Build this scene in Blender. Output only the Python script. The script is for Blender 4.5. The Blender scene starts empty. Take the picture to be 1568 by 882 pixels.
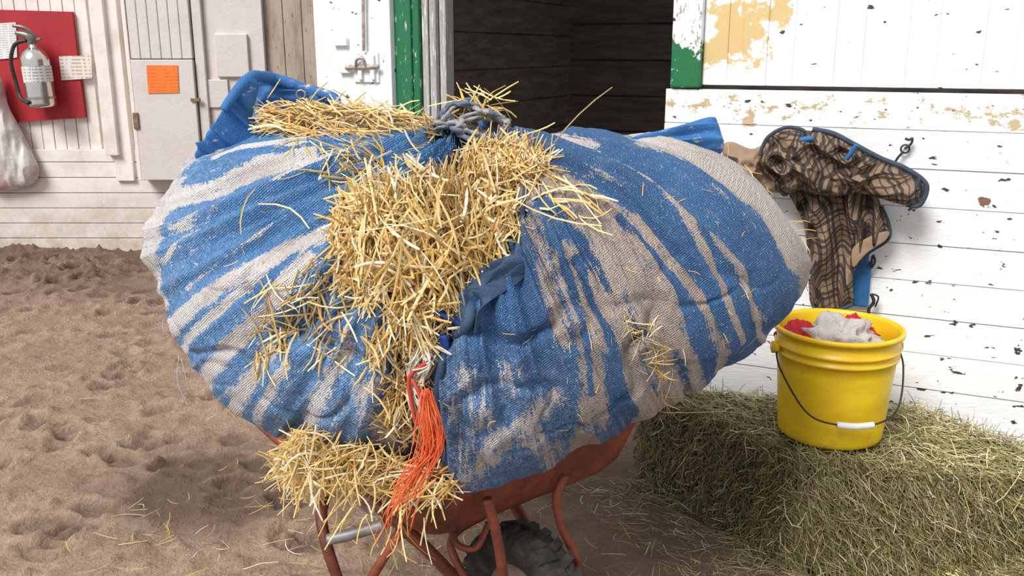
import bpy, math
import numpy as np
from mathutils import Vector
from mathutils.bvhtree import BVHTree
rng=np.random.default_rng(11)
F=1400.0; PIT=math.radians(14.5); CP,SP=math.cos(PIT),math.sin(PIT); H=1.5
# ---------------------------------------------------------------- survey helpers (metres)
def ray(u,v):
    a=(u-784)/F; b=(441-v)/F
    return np.array([a,CP+SP*b,-SP+CP*b])
def P(u,v,y):
    d=ray(u,v); t=y/d[1]; return np.array([d[0]*t,y,H+d[2]*t])
def PZ(u,v,z):
    d=ray(u,v); t=(z-H)/d[2]; return np.array([d[0]*t,d[1]*t,z])
def proj(p):
    p=np.atleast_2d(p); q=p-np.array([0,0,H]); dep=q[:,1]*CP-q[:,2]*SP; up=q[:,1]*SP+q[:,2]*CP
    return 784+F*q[:,0]/dep, 441-F*up/dep, dep
W0=np.array([1.736,2.81,0]); WE=np.array([-.912,.411,0]); WE/=np.linalg.norm(WE); WN=np.array([WE[1]*-1,WE[0],0])
if WN[1]>0: WN=-WN
def PW(u,v,off=0):
    d=ray(u,v); o=np.array([0,0,H]); t=np.dot(W0+WN*off-o,WN)/np.dot(d,WN); return o+d*t
def SW(u,v=100,off=0):
    return float(np.dot(PW(u,v,off)-W0,WE))
def fw(s,o,z): return W0+WE*s+WN*o+np.array([0,0,z])
YB=7.15
def PB(u,v,off=0): return P(u,v,YB-off)
# ---------------------------------------------------------------- noise
_T=rng.random(65536)*2-1
def vn(x,y,z=0.0):
    x=np.asarray(x,float); y=np.asarray(y,float)+0*x; z=np.asarray(z,float)+0*x
    xi=np.floor(x).astype(np.int64); yi=np.floor(y).astype(np.int64); zi=np.floor(z).astype(np.int64)
    fx=x-xi; fy=y-yi; fz=z-zi
    fx=fx*fx*(3-2*fx); fy=fy*fy*(3-2*fy); fz=fz*fz*(3-2*fz)
    def h(i,j,k): return _T[((i*73856093)^(j*19349663)^(k*83492791))&65535]
    r=0
    for di in (0,1):
        for dj in (0,1):
            for dk in (0,1):
                w=(fx if di else 1-fx)*(fy if dj else 1-fy)*(fz if dk else 1-fz)
                r=r+w*h(xi+di,yi+dj,zi+dk)
    return r
def fbm(x,y,z=0.0,o=4):
    r=0;a=1;s=0
    for i in range(o):
        r=r+a*vn(x*2**i+i*17.3,np.asarray(y)*2**i+i*5.1,np.asarray(z)*2**i); s+=a; a*=.5
    return r/s
def sst(a,b,x):
    t=np.clip((x-a)/(b-a),0,1); return t*t*(3-2*t)
# ---------------------------------------------------------------- material helper
class M:
    def __init__(s,name,rough=.8,metal=0.0):
        s.m=bpy.data.materials.new(name); s.m.use_nodes=True; s.nt=s.m.node_tree; s.b=s.nt.nodes['Principled BSDF']
        s.b.inputs['Roughness'].default_value=rough; s.b.inputs['Metallic'].default_value=metal
        s.tc=s.nt.nodes.new('ShaderNodeTexCoord').outputs['Object']
    def n(s,t): return s.nt.nodes.new(t)
    def put(s,inp,v):
        if hasattr(v,'links') and hasattr(v,'node'): s.nt.links.new(v,inp)
        else:
            if isinstance(v,(tuple,list)) and len(v)==3 and inp.type=='RGBA': v=(*v,1)
            inp.default_value=v
    def attr(s,name,out='Fac'):
        n=s.n('ShaderNodeAttribute'); n.attribute_name=name; return n.outputs[out]
    def scale(s,vec,sc,loc=(0,0,0),rot=(0,0,0)):
        n=s.n('ShaderNodeMapping'); s.put(n.inputs[0],vec); n.inputs['Scale'].default_value=sc; n.inputs['Location'].default_value=loc; n.inputs['Rotation'].default_value=rot; return n.outputs[0]
    def noise(s,scale,vec=None,detail=4,rough=.55,dist=0):
        n=s.n('ShaderNodeTexNoise'); s.put(n.inputs['Vector'],vec if vec is not None else s.tc)
        n.inputs['Scale'].default_value=scale; n.inputs['Detail'].default_value=detail; n.inputs['Roughness'].default_value=rough; n.inputs['Distortion'].default_value=dist
        return n.outputs[0]
    def ramp(s,fac,stops):
        n=s.n('ShaderNodeValToRGB'); s.put(n.inputs[0],fac); cr=n.color_ramp
        while len(cr.elements)<len(stops): cr.elements.new(.5)
        for e,(p,c) in zip(cr.elements,stops):
            e.position=p; e.color=(c,c,c,1) if not isinstance(c,tuple) else (*c,1)
        return n.outputs[0]
    def mix(s,fac,a,b,mode='MIX'):
        n=s.n('ShaderNodeMix'); n.data_type='RGBA'; n.blend_type=mode
        s.put(n.inputs[0],fac); s.put(n.inputs[6],a); s.put(n.inputs[7],b); return n.outputs[2]
    def math(s,op,a,b=0.0,c=0.0):
        n=s.n('ShaderNodeMath'); n.operation=op; s.put(n.inputs[0],a); s.put(n.inputs[1],b); s.put(n.inputs[2],c); return n.outputs[0]
    def vdist(s,pt,vec=None):
        n=s.n('ShaderNodeVectorMath'); n.operation='DISTANCE'; s.put(n.inputs[0],vec if vec is not None else s.tc); n.inputs[1].default_value=tuple(float(q) for q in pt); return n.outputs['Value']
    def xyz(s,vec=None):
        n=s.n('ShaderNodeSeparateXYZ'); s.put(n.inputs[0],vec if vec is not None else s.tc); return n.outputs
    def comb(s,x,y,z=0.0):
        n=s.n('ShaderNodeCombineXYZ'); s.put(n.inputs[0],x); s.put(n.inputs[1],y); s.put(n.inputs[2],z); return n.outputs[0]
    def col(s,c): s.put(s.b.inputs['Base Color'],c)
    def bump(s,h,st=.5,d=.01):
        n=s.n('ShaderNodeBump'); s.put(n.inputs['Height'],h); n.inputs['Strength'].default_value=st; n.inputs['Distance'].default_value=d; s.nt.links.new(n.outputs[0],s.b.inputs['Normal'])
def simple(name,c1,c2,scale=8,rough=.7,metal=0,bump=.2,bs=60,bd=.003):
    m=M(name,rough,metal); m.col(m.mix(m.ramp(m.noise(scale),[(.3,0.0),(.7,1.0)]),c1,c2)); m.bump(m.noise(bs),bump,bd); return m.m
# ---------------------------------------------------------------- mesh helpers
COL=bpy.context.scene.collection
def mk(name,verts,faces,mat,smooth=True,attrs=None,fix=False):
    me=bpy.data.meshes.new(name); verts=np.asarray(verts,np.float32)
    if isinstance(faces,np.ndarray):
        k=faces.shape[1]; me.vertices.add(len(verts)); me.vertices.foreach_set('co',verts.ravel())
        me.loops.add(faces.size); me.loops.foreach_set('vertex_index',faces.astype(np.int32).ravel())
        me.polygons.add(len(faces)); me.polygons.foreach_set('loop_start',np.arange(0,faces.size,k,dtype=np.int32))
        me.update(calc_edges=True); me.validate()
    else:
        me.from_pydata([tuple(map(float,v)) for v in verts],[],faces); me.update()
    if attrs:
        for k,a in attrs.items():
            a=np.asarray(a,np.float32)
            if a.ndim==1: at=me.attributes.new(k,'FLOAT','POINT'); at.data.foreach_set('value',a)
            elif a.shape[1]==4: at=me.attributes.new(k,'FLOAT_COLOR','POINT'); at.data.foreach_set('color',a.ravel())
            else: at=me.attributes.new(k,'FLOAT_VECTOR','POINT'); at.data.foreach_set('vector',a.ravel())
    if fix:
        import bmesh
        bm=bmesh.new(); bm.from_mesh(me); bmesh.ops.recalc_face_normals(bm,faces=bm.faces); bm.to_mesh(me); bm.free()
    me.polygons.foreach_set('use_smooth',[smooth]*len(me.polygons))
    me.materials.append(mat); ob=bpy.data.objects.new(name,me); COL.objects.link(ob); return ob
def group(name,objs):
    e=bpy.data.objects.new(name,None); COL.objects.link(e); e.empty_display_size=.1
    for o in objs: o.parent=e
    return e
class Boxes:
    def __init__(s,f=None): s.v=[];s.f=[];s.fr=f or (lambda x,y,z:np.array([x,y,z]))
    def add(s,x0,x1,y0,y1,z0,z1,sk=0):
        b=len(s.v)
        for z in (z0,z1):
            for (x,y) in ((x0,y0),(x1,y0),(x1,y1),(x0,y1)): s.v.append(s.fr(x+(sk if z==z1 else 0),y,z))
        for q in ((0,1,2,3),(4,5,6,7),(0,1,5,4),(1,2,6,5),(2,3,7,6),(3,0,4,7)): s.f.append([b+i for i in q])
        return s
    def ob(s,name,mat,bev=.003):
        o=mk(name,s.v,s.f,mat,smooth=False,fix=True)
        if bev:
            md=o.modifiers.new('bevel','BEVEL'); md.width=bev; md.segments=2; md.limit_method='ANGLE'
        return o
def cr(pts,n,closed=False):
    pts=np.asarray(pts,float); N=len(pts); out=[]
    segs=N if closed else N-1
    for t in np.linspace(0,segs,n,endpoint=not closed):
        i=min(int(t),segs-1); f=t-i
        if closed: p=[pts[(i+k)%N] for k in (-1,0,1,2)]
        else: p=[pts[min(max(i+k,0),N-1)] for k in (-1,0,1,2)]
        out.append(.5*((2*p[1])+(-p[0]+p[2])*f+(2*p[0]-5*p[1]+4*p[2]-p[3])*f*f+(-p[0]+3*p[1]-3*p[2]+p[3])*f**3))
    return np.array(out)
def tubeg(pts,r,n=40,k=10,closed=False,flat=1.0,rn=0.0,sm=True,rs=25):
    c=cr(pts,n,closed) if sm else np.asarray(pts,float); n=len(c)
    T=np.gradient(c,axis=0); T/=np.linalg.norm(T,axis=1)[:,None]+1e-9
    up=np.array([0.03,.05,1.0]); 
    if abs(T[n//2]@up)>.9: up=np.array([0.1,1,.05])
    A=np.cross(T,up); A/=np.linalg.norm(A,axis=1)[:,None]+1e-9; B=np.cross(T,A)
    th=np.linspace(0,2*np.pi,k,endpoint=False); rr=np.ones(n)*r if np.isscalar(r) else np.interp(np.linspace(0,1,n),np.linspace(0,1,len(r)),r)
    V=c[:,None,:]+rr[:,None,None]*(np.cos(th)[None,:,None]*A[:,None,:]+flat*np.sin(th)[None,:,None]*B[:,None,:])
    if rn: V+= (V-c[:,None,:])*rn*fbm(V[...,0]*rs,V[...,1]*rs,V[...,2]*rs)[...,None]
    i=np.arange(n if closed else n-1)[:,None]; j=np.arange(k)[None,:]
    a=i*k+j; b=i*k+(j+1)%k; c2=((i+1)%n)*k+(j+1)%k; d=((i+1)%n)*k+j
    Fq=np.stack([a,b,c2,d],-1).reshape(-1,4); V=V.reshape(-1,3); Fl=[list(map(int,q)) for q in Fq]
    if not closed: Fl.append(list(range(k))[::-1]); Fl.append([(n-1)*k+q for q in range(k)])
    return V,Fl
def merge(name,parts,mat,smooth=True,fix=True):
    V=[];Fs=[];o=0
    for v,f in parts:
        V.append(v); Fs+= [[i+o for i in q] for q in f]; o+=len(v)
    return mk(name,np.concatenate(V),Fs,mat,smooth,fix=fix)
def tube(name,pts,r,mat,**k): return merge(name,[tubeg(pts,r,**k)],mat)
def latheg(prof,center,n=64,axis=None):
    prof=np.asarray(prof,float); th=np.linspace(0,2*np.pi,n,endpoint=False)
    ax=np.array(axis if axis is not None else (0,0,1.0)); ax=ax/np.linalg.norm(ax)
    t=np.array([1,0,0.]) if abs(ax[0])<.9 else np.array([0,1,0.]); A=np.cross(ax,t); A/=np.linalg.norm(A); B=np.cross(ax,A)
    V=np.array(center)+prof[:,0][:,None,None]*(np.cos(th)[None,:,None]*A+np.sin(th)[None,:,None]*B)+prof[:,1][:,None,None]*ax
    m=len(prof); Fl=[[i*n+j,i*n+(j+1)%n,(i+1)*n+(j+1)%n,(i+1)*n+j] for i in range(m-1) for j in range(n)]
    return V.reshape(-1,3),Fl
def blob(name,outline,bulge,T,mat,fold=.0,fs=8,back=.3,p=3,n=200,R=60,rot=0.0,fdir=(1,1),seed=0,c=None):
    o=cr(outline,n,True); c=o.mean(0) if c is None else np.asarray(c); bulge=np.asarray(bulge,float); bulge/=np.linalg.norm(bulge)
    ex=np.cross(bulge,(0,0,1.)); ex/=np.linalg.norm(ex); ez=np.cross(ex,bulge)
    rs=np.sin(np.linspace(0,1,R)*np.pi/2)
    V=[];uv=[]
    for side in (1,-1):
        for r in rs:
            q=c+(o-c)*r; lx=(q-c)@ex; lz=(q-c)@ez
            ca,sa=math.cos(rot),math.sin(rot); fx=(lx*ca+lz*sa)*fdir[0]*fs; fz=(-lx*sa+lz*ca)*fdir[1]*fs
            d=T*(1-r**p)**.5*(1 if side==1 else -back)
            nn=fbm(fx+seed,fz+seed*2,0*fx+seed,3); rid=1-np.abs(vn(fx*1.3+9+seed,fz*1.3,0*fx))*2
            dd=d+fold*(nn*.7+rid*.5)*(1-r**6)*(1 if side==1 else .1)
            V.append(q+bulge*dd[:,None])
            uv.append(np.stack([lx+.5*fold*nn,lz+fold*.5*rid,0*lx],-1))
    V=np.concatenate(V); uv=np.concatenate(uv)
    i=np.arange(R-1)[:,None]; j=np.arange(n)[None,:]
    q=np.stack([i*n+j+0*i,i*n+(j+1)%n,(i+1)*n+(j+1)%n,(i+1)*n+j],-1).reshape(-1,4)
    q2=q[:,::-1]+R*n
    ob=mk(name,V,np.concatenate([q,q2]),mat,True,{'luv':uv}); 
    md=ob.modifiers.new('w','WELD'); md.merge_threshold=.0004
    return ob
def blades(name,pos,dr,nor,L,W,col,mat,bend=.15,seg=4):
    N=len(pos); dr=dr/np.linalg.norm(dr,axis=1)[:,None]
    side=np.cross(dr,nor+rng.normal(0,.5,(N,3))); side/=np.linalg.norm(side,axis=1)[:,None]+1e-9
    nn=np.cross(side,dr); bv=(rng.normal(0,1,(N,1))*side+rng.normal(0,.7,(N,1))*nn)*bend
    t=np.linspace(0,1,seg+1); V=np.zeros((N,seg+1,3,3))
    kink=rng.random(N)*.6+.2; kk=rng.normal(0,.3,N)*(rng.random(N)<.3)
    for i,tt in enumerate(t):
        c=pos+dr*(L*(tt-.5))[:,None]+bv*(L*((tt-.5)**2-.1)*2)[:,None]+side*(L*kk*np.maximum(tt-kink,0))[:,None]
        w=(W*(1 if 0<i<seg else .75))[:,None]
        V[:,i,0]=c-side*w*.5; V[:,i,1]=c+nn*w*.35; V[:,i,2]=c+side*w*.5
    b=(np.arange(N)*(seg+1)*3)[:,None,None]; i=np.arange(seg)[None,:,None]*3; j=np.arange(2)[None,None,:]
    a=b+i+j; Fq=np.stack([a,a+1,a+4,a+3],-1).reshape(-1,4)
    C=np.repeat(np.concatenate([col,np.ones((N,1))],1),(seg+1)*3,axis=0)
    return mk(name,V.reshape(-1,3),Fq,mat,True,{'strawcol':C})
def inpoly(u,v,poly):
    poly=np.asarray(poly,float); r=np.zeros(len(u),bool); j=len(poly)-1
    for i in range(len(poly)):
        xi,yi=poly[i]; xj,yj=poly[j]
        c=((yi>v)!=(yj>v))&(u<(xj-xi)*(v-yi)/(yj-yi+1e-12)+xi); r^=c; j=i
    return r
def samp(poly,n):
    poly=np.asarray(poly,float); lo=poly.min(0); hi=poly.max(0); out=[]
    while len(out)<n:
        q=lo+rng.random((n*3,2))*(hi-lo); q=q[inpoly(q[:,0],q[:,1],poly)]; out+=list(q)
    return np.array(out[:n])
# ---------------------------------------------------------------- materials
def paint(name,base=(.86,.87,.88),dirt=(.52,.47,.42),chip=(.42,.30,.16),amt=.64,lowz=.6,stretch=(1,1,1),peels=(),wear=.35,speck=True,band=None,sth=.69):
    m=M(name,.55); st=m.scale(m.tc,stretch)
    c=m.mix(m.ramp(m.noise(5,st,6,.65),[(.45,0.0),(.8,wear)]),base,dirt)
    z=m.xyz()[2]
    low=m.math('MULTIPLY',m.ramp(m.math('DIVIDE',z,lowz),[(0,1.0),(1,0.0)]),m.ramp(m.noise(7,None,5,.7),[(.3,0.2),(.65,1.0)]))
    c=m.mix(m.math('MULTIPLY',low,.75),c,(.36,.26,.19))
    n=m.noise(22,m.scale(m.tc,stretch),7,.7)
    c=m.mix(m.ramp(n,[(amt,0.0),(amt+.02,1.0)]),c,chip)
    if band:
        bz=m.ramp(m.math('ABSOLUTE',m.math('DIVIDE',m.math('SUBTRACT',z,band[0]),band[1])),[(0,1.0),(1,0.0)])
        nb=m.math('ADD',m.noise(16,m.scale(m.tc,(1,1,1.6)),8,.75),m.math('MULTIPLY',bz,.14))
        c=m.mix(m.ramp(nb,[(.66,0.0),(.675,1.0)]),c,band[2])
    if speck:
        c=m.mix(m.ramp(m.noise(34,m.scale(m.tc,(.7,.7,1.4)),3,.5),[(sth,0.0),(sth+.015,1.0)]),c,(.05,.04,.035))
    for (pt,r,pc) in peels:
        d=m.math('ADD',m.math('DIVIDE',m.vdist(pt),r),m.math('MULTIPLY',m.math('SUBTRACT',m.noise(14,None,9,.75),.5),4.2))
        c=m.mix(m.ramp(d,[(.78,1.0),(.82,0.0)]),c,pc)
    m.col(c); m.bump(m.math('ADD',m.noise(60,st,4),m.math('MULTIPLY',n,1.5)),.35,.004); return m.m
ochre=(.68,.49,.22)
pk=[(PW(1130,45),.12,ochre),(PW(1100,75),.08,ochre),(PW(1190,15),.06,ochre),(PW(1110,15),.06,ochre)]
white_v=paint('peeling_white_paint_upper',stretch=(3,3,.6),peels=pk,amt=.70,lowz=.1,wear=.25)
pk2=[(PW(1510,308),.022,(.2,.1,.06)),(PW(1555,190),.03,(.55,.42,.25)),(PW(1145,185),.02,(.55,.42,.25))]
white_h=paint('peeling_white_paint_lower',stretch=(.7,.7,2.5),peels=pk2,amt=.67,lowz=.15,band=(1.315,.08,(.52,.40,.22)),sth=.668)
white_p=paint('chipped_post_paint',amt=.56,chip=(.35,.30,.25),stretch=(3,3,1),lowz=.1,peels=[(PW(1050,115),.12,(.01,.15,.05)),(PW(1033,75),.04,(.01,.15,.05))])
white_d=paint('door_white_paint',amt=.68,lowz=.1,dirt=(.5,.45,.38),wear=.5)
white_b=paint('old_white_paint',base=(.80,.74,.69),dirt=(.42,.34,.27),amt=.70,lowz=.55,stretch=(1,1,1),speck=False,wear=.55)
gray_b=paint('cabinet_paint',base=(.64,.59,.57),dirt=(.42,.36,.33),chip=(.2,.15,.1),amt=.73,lowz=.1,speck=False)
brown_b=paint('stained_wall_paint',base=(.42,.34,.28),dirt=(.19,.13,.10),chip=(.10,.07,.05),amt=.62,lowz=.1,stretch=(2,2,.5),wear=1.0,speck=False)
green_p=paint('green_paint',base=(.01,.15,.055),dirt=(.02,.10,.05),chip=(.5,.5,.45),amt=.60,lowz=.01,stretch=(3,3,.8),speck=False)
greyw=paint('weathered_grey_wood',base=(.42,.40,.38),dirt=(.14,.12,.11),chip=(.7,.68,.65),amt=.56,lowz=.01,stretch=(6,6,.5),wear=1.0,speck=False)
def mdark():
    m=M('dark_stall_wood',.8); n=m.noise(4,m.scale(m.tc,(1,1,6)),6,.7)
    m.col(m.ramp(n,[(.3,(.11,.085,.072)),(.6,(.24,.195,.165)),(.8,(.42,.36,.31))])); m.bump(n,.4,.01); return m.m
dark=mdark()
metal=simple('worn_steel',(.45,.44,.42),(.25,.2,.16),30,.4,.8)
blackm=simple('black_rubber',(.012,.012,.012),(.03,.03,.03),20,.5)
# ---------------------------------------------------------------- ground
def ground():
    nx,ny=760,820
    x=np.linspace(-6.5,4.5,nx); y=.6+ (np.linspace(0,1,ny)**1.7)*9.4
    X,Y=np.meshgrid(x,y); 
    big=fbm(X*.8,Y*.8,0,3)*.03; med=fbm(X*4.5,Y*4.5,3.,3); cl=fbm(X*13,Y*13,7.,3)
    pr=np.zeros_like(X)
    for k in range(300):
        px=rng.uniform(-4.2,-.2); py=rng.uniform(2.4,6.8); a=rng.uniform(0,3.14); ca,sa=math.cos(a),math.sin(a)
        ix=np.searchsorted(x,[px-.2,px+.2]); iy=np.searchsorted(y,[py-.2,py+.2]); sl=(slice(iy[0],iy[1]),slice(ix[0],ix[1]))
        lx=(X[sl]-px)*ca+(Y[sl]-py)*sa; ly=-(X[sl]-px)*sa+(Y[sl]-py)*ca
        q=np.sqrt((lx/.09)**2+(ly/.06)**2); d=rng.uniform(.4,1.1)
        pr[sl]+=d*(-.036*sst(1.0,.75,q)+.018*np.exp(-((q-1.2)/.22)**2))
    clods=np.clip(fbm(X*17,Y*17,9.,2)-.12,0,1)*.07
    amp=.55+.45*sst(-.4,.2,vn(X*.9,Y*.9,5.))
    calm=1-.85*sst(-.3,.5,X)
    pr=np.clip(pr,-.055,.035)
    Z=big*calm+(med*.022+cl*.014+pr+clods)*amp*calm-.02
    V=np.stack([X,Y,Z],-1).reshape(-1,3)
    i=np.arange(ny-1)[:,None]; j=np.arange(nx-1)[None,:]; a=i*nx+j
    Fq=np.stack([a,a+1,a+nx+1,a+nx],-1).reshape(-1,4)
    wn=.35*fbm(V[:,0]*4,V[:,1]*4,1.,4)
    damp_dark=np.clip(1.8*np.exp(-(((V[:,0]+1.0)/.38)**2+((V[:,1]-3.05)/.30)**2)+wn*1.5),0,1)  # damp patch
    damp_dark=np.maximum(damp_dark,(.8*sst(4.9,6.4,V[:,1])*sst(.5,-1,V[:,0]))); damp_dark=np.maximum(damp_dark,.6*sst(-.8,.1,V[:,0]))  # also darker toward the back left and across the right
    damp_dark=np.clip(damp_dark+wn*.9-pr.ravel()*12+.03,0,1)  # print hollows darker, their rims paler
    m=M('trampled_dirt',.95)
    n1=m.noise(6,None,8,.7); n2=m.noise(70,None,5,.7)
    c=m.mix(m.ramp(n1,[(.3,0.0),(.7,1.0)]),(.35,.225,.15),(.57,.41,.30))
    c=m.mix(m.ramp(n2,[(.3,.6),(.55,0.0)]),c,(.20,.125,.08))
    c=m.mix(m.math('MULTIPLY',m.attr('damp_dark'),.88),c,(.12,.073,.048))
    m.col(c); m.bump(m.math('ADD',m.math('MULTIPLY',n2,.5),m.noise(22,None,6,.7)),.9,.035)
    return mk('ground',V,Fq,m.m,True,{'damp_dark':damp_dark})
gnd=ground()
# ---------------------------------------------------------------- right wall and stall
sL=SW(1020,137); sp0=SW(1075,60); sp1=SW(1030,60)
b=Boxes(fw); zt=1.372
k=0
while zt>0:
    h=.125 if k else .12; b.add(-2.2,sL,-.04,.0+.003*(k%2),max(zt-h+.003,0),zt-.001,0); zt-=h; k+=1
b.add(-2.2,sL,-.05,-.008,0,1.36)
wall_low=b.ob('boards_horizontal',white_h,.004)
b=Boxes(fw); s=sp0-.004; k=0
while s>-2.2:
    w=.088; b.add(s-w+.004,s,-.05,-.02+.001*(k%2),1.386,3.0); s-=w if k%2 else w+.045; k+=1
b.add(-2.2,sp0,-.06,-.026,1.386,3.0)
wall_up=b.ob('boards_vertical',white_v,.004)
post=Boxes(fw).add(sp0,sp1,-.08,.012,1.376,3.0).ob('door_post',white_p,.006)
group('wall_right',[wall_low,wall_up,post])
s675,s640,s630,s605,s490=SW(675),SW(640),SW(630),SW(605),SW(488)
b=Boxes(fw); 
e=np.linspace(s675,s640,4)
for i in range(3): b.add(e[i]+.003,e[i+1]-.003,-.12,-.03-.02*(i==0),0,3)
jamb=b.ob('jamb_boards',greyw,.004)
gr=Boxes(fw).add(s630,s605,-.10,.0,0,3).add(s640,s630+.003,-.1,-.012,0,3).ob('green_strip',green_p,.006)
dw=Boxes(fw); dw.add(s605,s490,-.08,.02,0,3); dw.add(s605,s605+.035,.02,.03,0,3)
dl=dw.ob('white_boards',white_d,.006)
lin=Boxes(fw).add(s640,sp1,-.1,0,2.25,3).ob('added_lintel',white_d)  # unseen piece over the doorway, added to cut light into the stall
def W2(u,v,o=.03): return PW(u,v,o)
def wbox(bx,u0,v0,u1,v1,o0,o1):
    a=SW(u1,(v0+v1)/2,o1); c=SW(u0,(v0+v1)/2,o1); z1=PW((u0+u1)/2,v0,o1)[2]; z0=PW((u0+u1)/2,v1,o1)[2]; bx.add(a,c,o0,o1,z0,z1)
lb=Boxes(fw); wbox(lb,541,80,579,126,.02,.03); wbox(lb,509,58,530,70,.02,.04); wbox(lb,518,98,535,112,.02,.04); wbox(lb,547,84,553,122,.03,.045); wbox(lb,566,84,572,122,.03,.045)
latch=lb.ob('latch_plate',white_d,.002)
rod=merge('latch_rod',[tubeg([W2(556,-60,.04),W2(556,0,.04),W2(557,78,.04)],.007),tubeg([W2(530,104,.045),W2(560,103,.045),W2(580,102,.045)],.009),tubeg([W2(545,104,.05),W2(546,92,.06),W2(556,90,.06),W2(560,104,.05)],.006)],simple('old_latch_steel',(.5,.48,.45),(.3,.22,.17),40,.5,.5))
group('door_frame',[jamb,gr,dl,lin]); group('door_latch',[latch,rod])
b=Boxes(fw); D=-2.9
zz=0;k=0
while zz<3:
    b.add(-2.2,s490,D-.04,D-.008*(k%2),zz+.008,zz+.235); zz+=.24; k+=1
b.add(-2.25,s490+.02,D-.08,D-.03,0,3)
b.add(.42,.56,D,D+.08,0,3)
for ss,s2 in ((-2.2,-2.24),(s490-.03,s490)):
    zz=0
    while zz<3: b.add(ss,ss+.03,D,-.09,zz+.004,zz+.196); zz+=.2
    b.add(min(ss,s2)-.0+ (.012 if ss>0 else 0),max(ss,s2)+(.012 if ss>0 else .015),D,-.09,0,3)
b.add(s640+.004,s490-.01,-.13,-.085,0,3)
b.add(-2.2,sL-.02,-.09,-.06,0,1.36); b.add(-2.2,sp1-.01,-.09,-.061,1.3,3)
stall=b.ob('stall_boards',dark,.003)
roof=Boxes(fw).add(-2.25,s490,D-.05,0,2.95,3.0).ob('stall_roof',dark)
group('wall_stall',[stall,roof])
al=bpy.data.lights.new('stall_fill','AREA'); al.energy=16; al.size=.9; ao=bpy.data.objects.new('stall_fill_light',al); COL.objects.link(ao); ao.location=tuple(fw(-.2,-1.5,2.9))  # invented area light, added to brighten the black stall interior
# ---------------------------------------------------------------- back wall (left part of the view)
b=Boxes(); x=-6.6; k=0; zt=PB(60,228)[2]
xr=PB(150,200)[0]
while x<xr: b.add(x+.003,x+.087,YB-.01-.002*(k%2),YB+.03,zt,3.4); x+=.09; k+=1
z0=-.05
while z0<zt-.01: b.add(-6.6,PB(255,300)[0]+2.6,YB-.05,YB+.02,z0+.003,min(z0+.118,zt)); z0+=.12
b.add(-6.6,3.2,YB+.008,YB+.06,-.1,3.4)
bw=b.ob('painted_boards',white_b,.003)
pil=Boxes(); pil.add(PB(148,100,.1)[0],PB(168,100,.1)[0],YB-.12,YB,zt*.95,3.4); pil.add(PB(168,200,.1)[0],PB(196,200,.1)[0],YB-.08,YB,PB(180,275)[2],3.4)
pilo=pil.ob('corner_trim',white_b,.004)
g=Boxes(); zc=PB(250,276,.2)[2]; zsp=PB(250,90,.2)[2]
x0,x1=PB(208,180,.2)[0],PB(302,180,.2)[0]
g.add(x0,x1,YB-.2,YB,zc,zsp-.006); 
xx=x0
for i in range(6): g.add(xx+.002,xx+(x1-x0)/6-.002,YB-.19,YB,zsp,3.4); xx+=(x1-x0)/6
g.add(x0,x1,YB-.18,YB,zsp,3.4)
x2=PB(405,100,.15)[0]
g.add(x1+.01,x1+.08,YB-.17,YB,zc,3.4); g.add(x1+.08,x2,YB-.13,YB,zc,3.4)
a,c=PB(330,80,.15)[0],PB(380,80,.15)[0]; g.add(a,c,YB-.16,YB,PB(350,118,.15)[2],PB(350,52,.15)[2]); g.add(PB(312,80,.15)[0],PB(345,80,.15)[0],YB-.15,YB,PB(350,165,.15)[2],PB(350,122,.15)[2])
go=g.ob('cabinet_panels',gray_b,.006)
h=Boxes(); xx=x2
while xx<1.2: h.add(xx+.002,xx+.138,YB-.08,YB,0,3.4); xx+=.14
ho=h.ob('stained_boards',brown_b,.004)
edge=Boxes().add(x0-.03,x0,YB-.2,YB,zc,3.4).ob('cabinet_edge',white_b,.004)
hinge=Boxes(); q=PB(208,185,.21); hinge.add(q[0]-.02,q[0]+.02,YB-.215,YB-.19,q[2]-.06,q[2]+.06); q=PB(300,153,.21); hinge.add(q[0]-.04,q[0]+.03,YB-.215,YB-.19,q[2]-.012,q[2]+.012)
hi=hinge.ob('hinges',simple('rust_hinge',(.12,.07,.04),(.3,.2,.13),30))
group('wall_back',[bw,pilo,go,ho,edge,hi])
def pplate(name,pts,mat,off,th=.008):
    f=[PB(u,v,off) for u,v in pts]; bk=[q+np.array([0,th,0]) for q in f]
    return mk(name,f+bk,[[0,1,2,3],[7,6,5,4],[0,4,5,1],[1,5,6,2],[2,6,7,3],[3,7,4,0]],mat,False,fix=True)
def signmat(name,bg,ink,sx,sz,op=.7,th=.47):
    m=M(name,.6); x,y,z=m.xyz(); 
    fz=m.math('FRACT',m.math('MULTIPLY',z,sz)); ln=m.math('GREATER_THAN',fz,.5)
    n=m.math('GREATER_THAN',m.noise(sx,m.scale(m.tc,(1,1,.1)),1),th)
    m.col(m.mix(m.math('MULTIPLY',ln,m.math('MULTIPLY',n,op)),bg,ink)); return m.m
pplate('orange_notice',[(224,100),(272,100),(274,142),(227,143)],signmat('orange_card',(.90,.19,.02),(.4,.08,.02),70,40,.4),.206,.004)
redm=simple('red_board_paint',(.42,.012,.02),(.34,.012,.018),6,.6)
rb=pplate('backing_board',[(-30,14),(110,18),(130,180),(-22,190)],redm,.05,.035)
s1=pplate('instruction_sign',[(90,86),(139,85),(141,120),(94,123)],signmat('white_card',(.72,.68,.62),(.35,.08,.06),45,38,.5),.06)
s2=pplate('inspection_tag',[(-6,36),(24,34),(26,88),(-2,91)],signmat('tag_card',(.72,.72,.72),(.3,.3,.3),60,60,.5),.06)
steel=simple('polished_steel',(.75,.72,.68),(.6,.57,.53),4,.22,.95,.05)
cb=PB(66,164,.16); ct=PB(49,62,.16); ax=ct-cb; Lx=np.linalg.norm(ax)
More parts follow.
